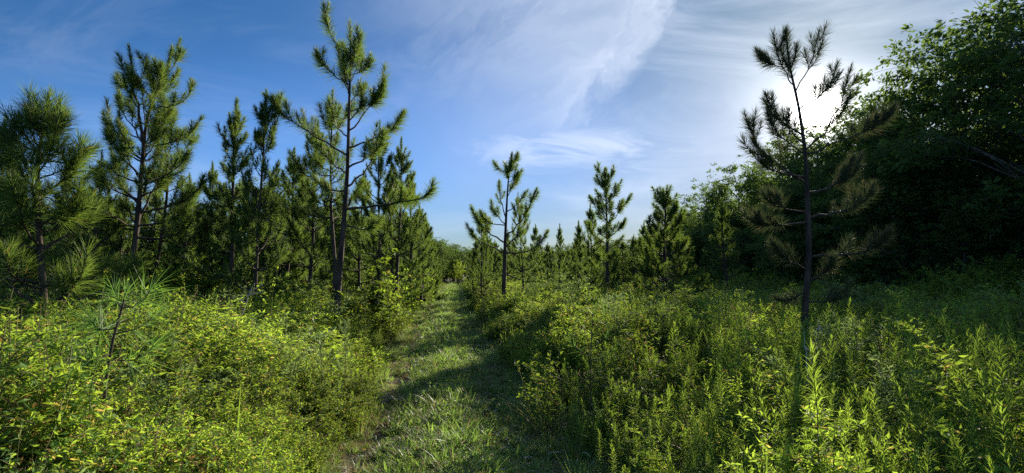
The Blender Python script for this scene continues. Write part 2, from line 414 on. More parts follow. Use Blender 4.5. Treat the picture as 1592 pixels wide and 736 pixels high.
def hero(name_label, depth, base_px, trunk_px, r0, limbs, nl=.25, nw=.006, dens=420, auto=None, rt=.012, k=1.0, group=None, top=True, needle='needle', droop=.18, spread=(62, 20)):
    """a pine whose trunk and main limbs are laid out at its own distance"""
    p = Pine(nl, nw, dens, droop, spread)
    bx = pt(base_px[0], base_px[1], depth); base = np.array([bx[0], depth, gz(bx[0], depth) - .05])
    T = [base] + [pt(x, y, depth + .0) for x, y in trunk_px]
    for i in range(1, len(T)): T[i] = T[i] + np.array([0, .03 * i * rng.normal(), 0])
    T = np.array(T)
    # resample by length
    sl_ = np.concatenate([[0], np.cumsum(np.linalg.norm(np.diff(T, axis=0), axis=1))]); tt = np.linspace(0, sl_[-1], 14)
    T = np.stack([np.interp(tt, sl_, T[:, j]) for j in range(3)], 1)
    p.trunk(T, r0, rt)
    for L in limbs:
        sx, sy, ex, ey = L[:4]; opt = L[4] if len(L) > 4 else {}
        zt = pt(sx, sy, depth)[2]; a, r = p.at(p.fz(zt))
        if opt.get('free'): a = pt(sx, sy, depth)
        e = pt(ex, ey, depth); ln = np.linalg.norm(e - a); dz = opt.get('dy', rng.normal(0, .28)) * ln
        e = pt(ex, ey, depth + dz)
        p.limb(a, e, opt.get('r', min(r * .6, .010 + .013 * ln)), opt.get('up', .10), opt.get('tw', 4), opt.get('fol', .4), opt.get('tl', .40), k)
    if auto: p.auto(**auto)
    if top: p.top(k)
    return p.build('pine_tree', name_label, base, group, needle)

G1 = 'young pines'
# tall open-crowned pine beside the track
hero('tallest thin pine with open wispy crown standing at the left edge of the track', 11.5, (523, 480),
     [(523, 478), (531, 381), (541, 272), (545, 170), (547, 75), (548, 44)], .085,
     [(545, 150, 526, 78, dict(tw=2, fol=.9, dy=.1)), (526, 80, 503, 14, dict(tw=3, fol=.95, free=1, dy=0, r=.014)), (540, 135, 492, 86, dict(tw=3, fol=.7)),
      (546, 120, 578, 100, dict(tw=3, fol=.7)), (546, 110, 560, 60, dict(tw=2, fol=.7)), (543, 190, 562, 162, dict(tw=2)), (543, 205, 598, 113, dict(tw=5, up=.16)),
      (543, 231, 627, 184, dict(tw=5, fol=.5)), (540, 243, 411, 156, dict(tw=8, up=.02, fol=.55, tl=.3)), (543, 262, 600, 214, dict(tw=4)),
      (541, 292, 590, 222, dict(tw=4, up=.16)), (538, 326, 673, 304, dict(tw=6, up=.02, fol=.42, tl=.35)), (541, 270, 500, 232, dict(tw=4)), (538, 300, 490, 282, dict(tw=4)),
      (541, 215, 515, 180, dict(tw=3)), (545, 165, 560, 130, dict(tw=3)), (545, 150, 535, 105, dict(tw=3)), (536, 350, 588, 352, dict(tw=4)), (546, 130, 560, 92, dict(tw=3)), (545, 175, 590, 150, dict(tw=4))],
     nl=.27, nw=.0065, dens=520, k=1.1)
hero('pine with two thin curved stems and browning needles behind the tallest thin pine', 12.6, (521, 460),
     [(521, 440), (521, 408), (514, 313), (511, 238), (514, 185), (516, 138)], .06,
     [(513, 250, 512, 180, dict(tw=4)), (512, 230, 470, 180, dict(tw=5)), (513, 215, 540, 170, dict(tw=4)), (514, 290, 455, 250, dict(tw=5)), (516, 330, 560, 290, dict(tw=5)), (516, 340, 460, 320, dict(tw=5)), (514, 270, 545, 235, dict(tw=4))],
     auto=dict(z0=2.8, z1=5.6, gap=.42, Rf=lambda f: 1.1 * (1.1 - f), per=(3, 4)), nl=.25)
# the sunlit small pine at the far left and its neighbours
hero('bushy pine with long plumed needles, front one at the far left', 7.6, (68, 480),
     [(67, 470), (62, 350), (66, 240), (70, 185), (71, 142)], .07,
     [(66, 250, 132, 240, dict(tw=5, up=.14)), (66, 300, 120, 262, dict(tw=5)), (65, 240, 30, 190, dict(tw=5)), (66, 230, 100, 190, dict(tw=4)), (64, 330, 10, 300, dict(tw=6)),
      (68, 210, 55, 178, dict(tw=2)), (68, 215, 92, 186, dict(tw=2)), (64, 350, 130, 330, dict(tw=6)), (64, 280, 5, 250, dict(tw=5))],
     nl=.31, nw=.006, dens=330, auto=dict(z0=1.1, z1=3.7, gap=.36, Rf=lambda f: 1.45 * (1.05 - f), per=(4, 5), twigs=5), k=1.1)
hero('pine with two leaning leaders and a wide ragged crown', 11.8, (205, 470),
     [(204, 435), (217, 326), (227, 215), (238, 175), (252, 120), (268, 78)], .095,
     [(224, 230, 200, 82, dict(tw=6, up=.03, fol=.6, r=.035)), (212, 150, 183, 120, dict(tw=3, free=1, r=.02)), (248, 140, 280, 70, dict(tw=4)), (240, 170, 300, 140, dict(tw=5, up=.15)), (236, 180, 250, 110, dict(tw=3)),
      (228, 230, 313, 193, dict(tw=6, up=.14)), (226, 225, 183, 146, dict(tw=5)), (222, 250, 166, 166, dict(tw=6, up=.14)), (224, 275, 170, 210, dict(tw=6)), (222, 290, 290, 245, dict(tw=6)),
      (218, 320, 172, 240, dict(tw=6)), (217, 330, 320, 290, dict(tw=6)), (216, 345, 255, 250, dict(tw=5)), (214, 360, 150, 330, dict(tw=5)), (213, 370, 300, 350, dict(tw=5))],
     nl=.24, dens=500, auto=dict(z0=2.6, z1=6.0, gap=.42, Rf=lambda f: 1.35 * (1.1 - f * .8), per=(3, 5)), k=1.1)
hero('bare-stemmed thin pine tight behind the two-leader pine', 12.9, (240, 470),
     [(238, 440), (248, 360), (262, 280), (262, 215), (258, 150)], .06, [(262, 260, 300, 215, dict(tw=5)), (258, 300, 225, 262, dict(tw=5)), (255, 320, 310, 300, dict(tw=5))],
     auto=dict(z0=2.5, z1=5.6, gap=.45, Rf=lambda f: 1.2 * (1.1 - f), per=(3, 4)))
# open pine against the sun
hero('dark open-crowned pine in front of the sun, standing alone among the weeds', 9.2, (1251, 505),
     [(1251, 500), (1257, 400), (1256, 330), (1251, 245), (1241, 155), (1236, 95), (1222, 48)], .070,
     [(1236, 100, 1189, 90, dict(tw=7, fol=0.81, up=.16)), (1238, 130, 1202, 62, dict(tw=3, fol=0.74, up=.1)), (1238, 141, 1273, 58, dict(tw=5, fol=0.61, up=.12)), (1243, 170, 1302, 110, dict(tw=7, fol=0.61, up=.12)),
      (1250, 235, 1323, 116, dict(tw=5, fol=0.37, up=.14)), (1245, 212, 1192, 157, dict(tw=7, fol=0.49)), (1248, 240, 1196, 185, dict(tw=7, fol=0.49, up=.12)), (1250, 285, 1158, 188, dict(tw=9, fol=0.43, up=.13)),
      (1250, 275, 1168, 244, dict(tw=7, fol=0.49)), (1248, 225, 1222, 190, dict(tw=5)), (1255, 240, 1385, 180, dict(tw=15, fol=0.49, up=.05, tl=.3)), (1256, 300, 1340, 250, dict(tw=11)), (1257, 340, 1362, 305, dict(tw=11, fol=0.43, up=.05)),
      (1257, 345, 1165, 350, dict(tw=13, fol=0.55, up=.02)), (1256, 330, 1190, 310, dict(tw=9)), (1255, 400, 1369, 389, dict(tw=9, up=.0, fol=0.49)), (1254, 420, 1215, 400, dict(tw=7, up=.0)), (1253, 440, 1290, 418, dict(tw=7, up=.02)), (1253, 470, 1305, 468, dict(tw=5, up=0)), (1253, 450, 1225, 470, dict(tw=5, up=0))],
     nl=.225, nw=.0050, dens=400, k=1.15, droop=.04, needle='needle_shade_tint')
hero('slim open pine with upswept limbs just right of the track', 18.0, (783, 462),
     [(783, 461), (785, 383), (787, 334), (790, 281), (796, 240)], .10,
     [(792, 270, 773, 260, dict(tw=1, up=.15)), (793, 262, 804, 242, dict(tw=1)), (789, 310, 803, 263, dict(tw=2)), (787, 340, 776, 287, dict(tw=3)), (786, 350, 764, 318, dict(tw=3)),
      (785, 378, 733, 328, dict(tw=4, fol=.45)), (785, 392, 726, 356, dict(tw=3, fol=.4)), (786, 370, 834, 300, dict(tw=4, fol=.5)), (785, 385, 819, 340, dict(tw=4)), (785, 394, 852, 365, dict(tw=3, fol=.35, up=.16)),
      (784, 428, 838, 443, dict(tw=1, fol=.2, up=0)), (790, 300, 800, 285, dict(tw=2)), (788, 330, 815, 305, dict(tw=2)), (791, 285, 805, 270, dict(tw=2)), (787, 350, 750, 340, dict(tw=3))],
     nl=.24, nw=.008, dens=480, k=1.2)
hero('spire-topped pine with a bare dark stem among lower pines', 21.0, (944, 460),
     [(944, 448), (944, 380), (943, 320), (941, 262)], .10,
     [(943, 290, 930, 258, dict(tw=2)), (943, 300, 928, 276, dict(tw=2)), (943, 310, 966, 285, dict(tw=2)), (943, 325, 978, 312, dict(tw=4, up=.15)), (944, 345, 920, 312, dict(tw=3)), (944, 350, 968, 318, dict(tw=4)), (944, 370, 972, 345, dict(tw=4)),
      (943, 285, 954, 270, dict(tw=2)), (944, 380, 910, 350, dict(tw=5)), (943, 335, 930, 310, dict(tw=3)), (943, 318, 958, 298, dict(tw=3))], nl=.24, nw=.009, dens=420, k=1.2, auto=dict(z0=1.0, z1=5.2, gap=.5, Rf=lambda f: 1.0 * (1.1 - f), per=(3, 4), elev=(25, 60)))
hero('full pine with curved side limb, thickest of the pines before the dark wood', 19.0, (1036, 470),
     [(1035, 455), (1034, 380), (1033, 330), (1031, 296)], .11,
     [(1033, 330, 1022, 298, dict(tw=3)), (1034, 350, 1052, 318, dict(tw=3)), (1034, 370, 1060, 330, dict(tw=4, up=.18)), (1034, 380, 1005, 350, dict(tw=5)), (1034, 400, 1068, 375, dict(tw=6)), (1034, 410, 1000, 395, dict(tw=6)), (1035, 425, 1078, 425, dict(tw=6)), (1035, 420, 995, 425, dict(tw=6))],
     nl=.22, nw=.009, dens=420, auto=dict(z0=.8, z1=4.6, gap=.38, Rf=lambda f: 1.75 * (1.05 - f), per=(5, 6)))

# a few full young pines, copied at other sizes
protos = []
for kdx, (H, Rm, z0, nw, dens) in enumerate([(6.0, 1.5, 1.6, .009, 360), (6.0, 1.25, .9, .009, 360), (6.0, 1.7, 2.1, .009, 340), (6.0, 1.0, 1.2, .010, 360), (6.0, 1.4, .5, .010, 360)]):
    p = Pine(.21, nw, dens, .12, (58, 16))
    lean = rng.normal(0, .12, 2)
    zz = np.linspace(-.05, H, 12); P = np.stack([lean[0] * (zz / H) ** 2 + .04 * np.sin(zz * 1.3 + kdx), lean[1] * (zz / H) ** 2 + .04 * np.cos(zz * 1.1), zz], 1)
    p.trunk(P, .085, .012)
    p.auto(z0, H - .75, .46, (lambda Rm: (lambda f: Rm * 1.12 * (1.05 - f) ** .9))(Rm), per=(4, 5), twigs=5, elev=(12, 60), dead=5)
    p.top(1.2)
    protos.append(p.build('pine_tree', 'proto', (0, 0, 0), None, 'needle_far'))
used = set()
def pine_at(px, top, depth, kind, label=None, wide=1.0, group='young pines behind'):
    w = pt(px, top, depth); H = w[2] + .05; s = H / 6.0
    o = (w[0], depth, float(gz(w[0], depth)) - .03)
    rz = rng.uniform(0, 6.28); lab = label or 'young green pine in the dense row of pines left of the track'
    if kind not in used:
        used.add(kind); r = protos[kind]; r.location = o; r.rotation_euler = (0, 0, rz); r.scale = (s * wide, s * wide, s); r['label'] = lab; r['group'] = group
        return r
    return dup(protos[kind], o, rz, (s * wide, s * wide, s), lab, group, (rng.normal(0, .02), rng.normal(0, .02)))
LP = [  # px, top, depth, kind, width, label
    (8, 192, 10.5, 1, .9, 'pine cut by the frame edge behind the bushy plumed pine'),
    (158, 236, 11.5, 0, .9, 'short dark pine between the plumed pine and the two-leader pine'),
    (366, 152, 12.2, 3, .95, 'narrow spire pine next to a slightly leaning twin'),
    (402, 142, 11.0, 1, .75, 'slightly leaning narrow pine with a pointed top, twin of the spire pine'),
    (450, 232, 14.5, 0, 1, 'rounded pine low between the narrow twins and the tallest thin pine'),
    (486, 190, 14.0, 1, .85, 'dense pine whose top shows under the long drooping limb'),
    (591, 190, 15.0, 2, .75, 'pine directly right of the tallest thin pine with a bare lower trunk'),
    (620, 216, 15.5, 0, .85, 'pine with tufted pointed top overhanging the track verge'),
    (638, 272, 20.0, 1, 1, 'mid-distance pine lining the track after the overhanging one'),
    (612, 262, 19.0, 3, 1.1, None), (655, 318, 25.0, 4, 1.1, None), (658, 340, 32, 0, 1.0, None), (665, 356, 40, 4, 1.0, None), (673, 372, 52, 4, 1.0, None),
    (292, 275, 14.5, 4, 1, None), (335, 255, 16, 1, .8, None), (128, 290, 15, 4, 1.1, None), (100, 270, 17, 1, 1.0, None), (30, 262, 14, 4, 1.1, None), (190, 300, 16, 0, 1, None),
    (425, 285, 18, 1, 1.0, None), (470, 262, 19, 3, 1.2, None), (560, 270, 19, 1, 1, None), (530, 300, 22, 0, 1.1, None), (245, 285, 18, 0, 1, None), (380, 280, 17, 4, 1.0, None),
    (350, 285, 21, 1, 1.2, None), (15, 262, 19, 0, 1.2, None), (165, 300, 23, 1, 1.3, None), (285, 300, 24, 4, 1.3, None), (60, 305, 24, 1, 1.3, None), (400, 300, 25, 0, 1.3, None), (450, 310, 26, 4, 1.3, None),
    (505, 315, 27, 1, 1.3, None), (580, 320, 28, 4, 1.2, None), (620, 335, 33, 0, 1.3, None), (-40, 230, 12, 4, 1, None), (-90, 210, 13, 0, 1, None), (645, 352, 42, 1, 1.3, None), (640, 330, 30, 4, 1.1, None),
    (110, 330, 12, 4, .9, None), (320, 330, 13.5, 4, .8, None), (20, 330, 11, 4, .8, None)]
for px, top, d, k, w, lab in LP: pine_at(px, top, d, k, lab, w, 'pines left of the track')
RP = [
    (749, 330, 24, 1, .8, 'pine growing closest to the right edge of the track'), (757, 345, 27, 4, .8, None), (815, 298, 23, 2, .75, 'pine whose crown shows through the slim open pine'),
    (870, 352, 27, 3, .9, 'small pointed pine standing apart in a gap of the pine row'), (918, 318, 22.5, 1, .85, 'full pine leaning on the side of the spire-topped pine'), (1002, 345, 24, 4, .9, 'stubby pine at the left side of the thickest pine'),
    (1125, 312, 23, 3, 1.2, 'lone sunlit pine against the dark wood'), (900, 360, 26, 0, .8, None), (970, 372, 26, 4, 1.0, None), (850, 378, 30, 4, 1, None), (790, 360, 30, 0, .9, None), (830, 350, 34, 1, 1, None),
    (741, 374, 38, 0, 1.1, None), (770, 375, 42, 4, 1.2, None), (885, 385, 36, 4, 1.2, None), (935, 375, 31, 4, 1.1, None), (1060, 380, 26, 4, 1.2, None), (985, 365, 30, 0, 1.1, None), (732, 390, 55, 4, 1.0, None), (810, 385, 50, 1, 1.3, None), (1015, 372, 29, 1, 1.2, None), (860, 388, 45, 1, 1.3, None),
    (1095, 392, 28, 4, 1.2, None), (745, 365, 33, 3, 1.1, None), (762, 372, 36, 1, 1.1, None), (800, 372, 38, 4, 1.1, None), (842, 376, 38, 0, 1.1, None), (895, 372, 33, 4, 1.1, None), (955, 385, 28, 4, 1.2, None), (990, 385, 32, 1, 1.3, None), (1010, 395, 27, 4, 1.2, None), (1052, 372, 30, 0, 1.2, None), (925, 392, 36, 4, 1.4, None), (775, 392, 52, 0, 1.5, None), (738, 398, 62, 4, 1.2, None), (870, 395, 52, 4, 1.5, None), (905, 345, 24.5, 3, 1.1, None)]
for px, top, d, k, w, lab in RP: pine_at(px, top, d, k, lab or 'low pine in the scattered pines right of the track', w, 'pines right of the track')

# ------------------------------------------------------------------ broadleaf trees
def hardwood(H, Rx, zb, nclump, per, ls, seed, cr=.55, mat='oak'):
    global rng
    keep = rng; rng = np.random.default_rng(seed)
    w = Buf(); lf = Buf()
    zz = np.linspace(-.1, H * .86, 12); tr = np.stack([.12 * np.sin(zz * .5 + seed), .12 * np.cos(zz * .6 + seed), zz], 1)
    tube(w, tr, np.linspace(H * .020, H * .004, 12) * np.array([1.4] + [1] * 11), 9)
    lobes = [(rng.uniform(0, 6.28), rng.uniform(.25, 1)) for _ in range(6)]
    for i in range(nclump):
        f = rng.random() ** .85; az = rng.uniform(0, 6.28)
        rr = Rx * math.sin(math.pi * (.12 + .80 * f)) ** .7 * (.55 + .5 * max(math.cos(az - a_) * q_ for a_, q_ in lobes)) * rng.uniform(.35, 1.1) ** .6
        c = np.array([rr * math.cos(az), rr * math.sin(az), zb + (H - zb) * f + rng.normal(0, .2)])
        zt = max(zb * .6, c[2] - rr * rng.uniform(.5, .9)); zt = min(zt, H * .84)
        a0 = np.array([np.interp(zt, zz, tr[:, 0]), np.interp(zt, zz, tr[:, 1]), zt])
        t = np.linspace(0, 1, 6)[:, None]; P = a0 + (c - a0) * t; P[:, 2] += (.12 * rr * np.sin(t[:, 0] * math.pi)); P += rng.normal(0, .04, P.shape)
        tube(w, P, np.linspace(.010 + .012 * rr, .006, 6) * (H / 12 + .3), 5)
        s_ = cr * rng.uniform(.6, 1.35); n = int(per * (s_ / cr) ** 2 * rng.uniform(.7, 1.2))
        # several small sprays per clump
        k = max(3, n // 22); sc_ = c + rng.normal(0, 1, (k, 3)) * np.array([s_, s_, s_ * .55]); 
        for q in sc_[::2]:
            tube(w, np.array([c, (c + q) / 2 + rng.normal(0, .04, 3), q]), [.010, .007, .004], 4)
        id_ = rng.integers(0, k, n); pos = sc_[id_] + rng.normal(0, 1, (n, 3)) * np.array([.20, .20, .12]) * max(.6, s_)
        D = unit(pos - c + rng.normal(0, .45, (n, 3))); D[:, 2] -= .15; D = unit(D)
        nn = unit(rng.normal(0, .55, (n, 3)) + np.array([0, 0, 1.])); L = ls * rng.uniform(.6, 1.25, n)
        leaves(lf, pos, D, nn, L, L * .55, .2)
    rng = keep
    return w, lf
def hw_thing(name, label, cat, H, Rx, zb, nc, per, ls, seed, cr, leafm, barkm='gbark', group=None):
    w, lf = hardwood(H, Rx, zb, nc, per, ls, seed, cr)
    root = thing(name, label, cat, (0, 0, 0), group)
    obj('trunk', w.mesh('trunk', [M[barkm]]), root); obj('crown', lf.mesh('crown', [M[leafm]]), root)
    return root
oaks = [hw_thing('broadleaf_tree', 'x', 'tree', 12, 3.4, 2.5, 66, 200, .25, 11, .80, 'oak'), hw_thing('broadleaf_tree', 'x', 'tree', 12, 2.8, 1.6, 95, 240, .20, 12, .66, 'oak'),
        hw_thing('broadleaf_tree', 'x', 'tree', 12, 3.8, 3.5, 60, 200, .26, 13, .85, 'oak'), hw_thing('broadleaf_tree', 'x', 'tree', 12, 3.0, .8, 120, 230, .20, 14, .64, 'oak')]
seen = set()
def oak_at(x, y, H, kind, label, group, wide=1.0, z=0):
    s = H / 12; sc_ = (s * wide, s * wide, s)
    if kind not in seen:
        seen.add(kind); r = oaks[kind]; r.location = (x, y, z); r.rotation_euler = (0, 0, rng.uniform(0, 6.28)); r.scale = sc_; r['label'] = label; r['group'] = group; return r
    return dup(oaks[kind], (x, y, z), rng.uniform(0, 6.28), sc_, label, group)
FE = 'leafy tree in the dark shaded wood along the right edge of the field'
# front row of the wood along the right: (px of crown, y of crown top, depth)
row = [(1600, 8, 19.0, 2, 1.0, 'tallest leafy tree of the wood, rising at the top right corner'), (1545, 20, 21.5, 0, .8, 'tall leafy tree with lacy top beside the tallest of the wood'), (1492, 56, 24, 2, .8, 'leafy tree of the wood with a broken flat-topped crown'),
       (1432, 88, 26, 0, .78, 'slender leafy tree of the wood, first to drop below its tall neighbours'), (1395, 160, 29, 1, .75, None), (1345, 176, 31, 3, .9, 'leafy tree of the wood just behind the sun-crossed limb'), (1308, 196, 34, 1, .85, None), (1268, 200, 37, 0, 1.1, None), (1230, 226, 41, 3, 1.0, None),
       (1190, 262, 45, 1, .95, None), (1148, 264, 50, 2, .9, 'round-topped leafy tree standing a little above the sloping wood'), (1112, 294, 55, 3, 1.0, None), (1080, 308, 62, 0, 1, None), (1062, 330, 70, 1, 1.2, None)]
for px, top, d, k, w, lab in row:
    P = pt(px, top, d); oak_at(P[0], d, P[2], k, lab or FE, 'wood along the field', w)
# lower trees and saplings filling the wood's edge
for i, d in enumerate(np.concatenate([np.linspace(13, 30, 15), np.linspace(31, 66, 14)])):
    lat = 17.5 + rng.uniform(-1.5, 1.2) + (1.8 if d < 18 else 0); H = rng.uniform(4.2, 6.8)
    oak_at(lat, d, H, [3, 1, 3, 0][i % 4], 'low understory tree at the foot of the dark wood', 'understory of the wood', rng.uniform(1.1, 1.5))
for i in range(16):
    d = 16 + i * 3.4; lat = 25.5 + rng.uniform(-1, 2); P = pt(796 + 860 * lat / d, 0, d)
    oak_at(lat, d + rng.uniform(-1, 1), rng.uniform(8.5, 10.5), i % 4, FE, 'wood along the field', 1.2)
# far wood closing the view at the end of the track
FW = 'hazy distant tree of the wood closing the far end of the track'
for i, (px, top, d) in enumerate([(692, 376, 84), (679, 372, 78), (718, 386, 88), (706, 382, 104), (690, 386, 100), (704, 388, 98), (712, 390, 92), (728, 390, 96), (752, 388, 100), (778, 388, 96), (803, 386, 92), (830, 386, 94), (858, 384, 88), (886, 382, 86), (915, 380, 84), (945, 378, 80), (975, 372, 78), (1003, 366, 74), (1035, 352, 72), (684, 378, 95), (668, 384, 85), (700, 392, 120), (718, 394, 130), (740, 388, 125), (765, 392, 120), (790, 394, 115), (815, 390, 110), (845, 392, 105), (870, 388, 100), (900, 384, 98), (930, 382, 95), (960, 376, 90), (990, 372, 88), (1020, 362, 85), (1048, 350, 80),
                                  (650, 372, 80), (630, 366, 75), (600, 362, 72), (570, 356, 68), (540, 352, 66)]):
    P = pt(px, top, d); oak_at(P[0], d, P[2], i % 4, FW, 'distant wood', 1.15)
# broadleaf trees mixed in behind the left pines
for i, (px, top, d) in enumerate([(440, 285, 17), (330, 320, 21), (110, 320, 20), (195, 320, 18), (270, 335, 19), (520, 330, 20), (480, 345, 24), (60, 330, 18), (370, 335, 24), (560, 345, 26), (0, 330, 17), (150, 350, 26), (230, 350, 27), (310, 352, 28), (420, 350, 30), (600, 358, 34), (15, 345, 25)]):
    P = pt(px, top, d); oak_at(P[0], d, P[2], 3 if i % 2 else 1, 'small leafy tree mixed in among the pines left of the track', 'leafy trees among the left pines', 1.3)

# ------------------------------------------------------------------ small plants
def rod_stalk(H=1.15, seed=0, n=80, lean=.08, L0=.070, W0=.0115, tipf=.16, stemr=.004):
    r = np.random.default_rng(seed); st = Buf(); lf = Buf(); tp = Buf()
    a_ = r.uniform(0, 6.28); zz = np.linspace(0, H, 9); b0 = lean * (zz / H) ** 2
    P = np.stack([b0 * math.cos(a_) + r.normal(0, .004, 9), b0 * math.sin(a_) + r.normal(0, .004, 9), zz], 1)
    tube(st, P, np.linspace(stemr, .0018, 9), 5)
    t = np.linspace(.18, 1, n) ** .85
    pos = np.stack([np.interp(t, zz / H, P[:, k]) for k in range(3)], 1)
    az = np.arange(n) * 2.4 + r.normal(0, .25, n)
    el = np.radians(15 + 50 * t ** 2 + r.normal(0, 9, n)) ; el = np.where(t > .96, np.radians(75), el)
    D = np.stack([np.cos(az) * np.cos(el), np.sin(az) * np.cos(el), np.sin(el)], 1)
    Nn = np.stack([-np.cos(az) * np.sin(el), -np.sin(az) * np.sin(el), np.cos(el)], 1) + r.normal(0, .15, (n, 3))
    L = L0 * (.55 + .75 * np.sin(np.clip(t, 0, 1) * 2.9)) * r.uniform(.8, 1.15, n); W = W0 * (.7 + .5 * np.sin(t * 2.8))
    hi = t > 1 - tipf
    leaves(lf, pos[~hi], D[~hi], unit(Nn[~hi]), L[~hi], W[~hi], .28)
    leaves(tp, pos[hi], D[hi], unit(Nn[hi]), L[hi], W[hi] * 1.05, .16)
    return st, lf, tp
def joined(bufs_mats):
    out = Buf(); mats = []
    for bf, m in bufs_mats:
        if m not in mats: mats.append(m)
        off = out.n
        for v in bf.V: out.V.append(v)
        for f, mi, sm in bf.F: out.F.append((f + off, mats.index(m), sm))
        out.n += bf.n
    return out, [M[m] for m in mats]
def bush(seed, Rr=.32, H=.85, stems=9, per=34, ls=.045, wr=.6, leafm='bramble', droop=.25, stemr=.0035, flat=.5):
    r = np.random.default_rng(seed); st = Buf(); lf = Buf()
    for i in range(stems):
        az = r.uniform(0, 6.28); rad = Rr * r.uniform(.2, 1.1); h = H * r.uniform(.6, 1.1)
        e = np.array([rad * math.cos(az), rad * math.sin(az), h]); b0 = e * np.array([.25, .25, 0])
        t = np.linspace(0, 1, 7)[:, None]; P = b0 + (e - b0) * t; P[:, :2] *= (.6 + .4 * t ** 1.5); P += r.normal(0, .012, P.shape)
        tube(st, P, np.linspace(stemr, .0015, 7), 4)
        subs = [P]
        for k in range(4):
            j = r.integers(2, 6); q = P[j]; az2 = r.uniform(0, 6.28); l = r.uniform(.12, .28) * H
            Q = np.array([q, q + np.array([math.cos(az2) * l * .5, math.sin(az2) * l * .5, l * .45]), q + np.array([math.cos(az2) * l, math.sin(az2) * l, l * .7])])
            tube(st, Q, [.0022, .0018, .0012], 4); subs.append(Q)
        for S in subs:
            n = per if S is P else per // 2
            t = r.uniform(.25 if S is P else .1, 1, n); tt = np.linspace(0, 1, len(S))
            pos = np.stack([np.interp(t, tt, S[:, k]) for k in range(3)], 1) + r.normal(0, .014, (n, 3))
            az = r.uniform(0, 6.28, n); el = r.normal(.45, .4, n); D = np.stack([np.cos(az) * np.cos(el), np.sin(az) * np.cos(el), np.sin(el)], 1)
            L = ls * r.uniform(.55, 1.3, n); leaves(lf, pos, D, unit(r.normal(0, flat, (n, 3)) + np.array([0, 0, 1.])), L, L * wr * r.uniform(.8, 1.2, n), droop)
    return joined([(st, 'stem'), (lf, leafm)])
def tuft(seed, n=70, H=.5, W=.007, Rr=.08, arch=.5, m='grass', dry=0.0):
    r = np.random.default_rng(seed); g1 = Buf(); g2 = Buf()
    a_ = r.uniform(0, 6.28, n); rr = Rr * np.sqrt(r.random(n)); P = np.stack([rr * np.cos(a_), rr * np.sin(a_), np.zeros(n)], 1)
    az = a_ + r.normal(0, .7, n); el = np.radians(r.uniform(52, 86, n)); D = np.stack([np.cos(az) * np.cos(el), np.sin(az) * np.cos(el), np.sin(el)], 1)
    L = H * r.uniform(.5, 1.15, n); bend = np.stack([np.cos(az), np.sin(az), -np.ones(n) * .8], 1) * (L * arch * r.uniform(.2, 1.0, n))[:, None]
    S = np.stack([-np.sin(az), np.cos(az), np.zeros(n)], 1); S = unit(S + r.normal(0, .3, S.shape)); Wd = W * r.uniform(.6, 1.3, n)
    k = r.random(n) < dry
    for bf, q in ((g1, ~k), (g2, k)):
        if q.any(): strips(bf, P[q], D[q], S[q], L[q], Wd[q], bend[q], (.7, 1, .85, .5))
    return joined([(g1, m)] + ([(g2, 'dry')] if k.any() else []))
def feather(seed, H=1.3, n=1500, m='fennel', R0=.22, L0=.055):
    r = np.random.default_rng(seed); st = Buf(); lf = Buf()
    zz = np.linspace(0, H, 8); P = np.stack([.05 * (zz / H) ** 2, .02 * np.sin(zz * 3), zz], 1); tube(st, P, np.linspace(.006, .002, 8), 5)
    nb = 46
    for i in range(nb):
        t = .12 + .86 * i / nb; c = np.array([np.interp(t * H, zz, P[:, k]) for k in range(3)]); az = i * 2.4; l = R0 * (1.15 - t) ** .6 * r.uniform(.7, 1.2); el = R(35 + 25 * t)
        d = np.array([math.cos(az) * math.cos(el), math.sin(az) * math.cos(el), math.sin(el)]); Q = np.array([c, c + d * l * .5, c + d * l + np.array([0, 0, -.02])])
        tube(st, Q, [.0016, .0012, .0008], 3)
        k = n // nb; s_ = r.random(k); pos = c + (Q[2] - c) * s_[:, None]; D = unit(d + r.normal(0, .75, (k, 3)))
        strips(lf, pos, D, rnd_perp(D), L0 * r.uniform(.5, 1.1, k), np.full(k, .0022), np.zeros((k, 3)), (1,))
    return joined([(st, 'stem'), (lf, m)])

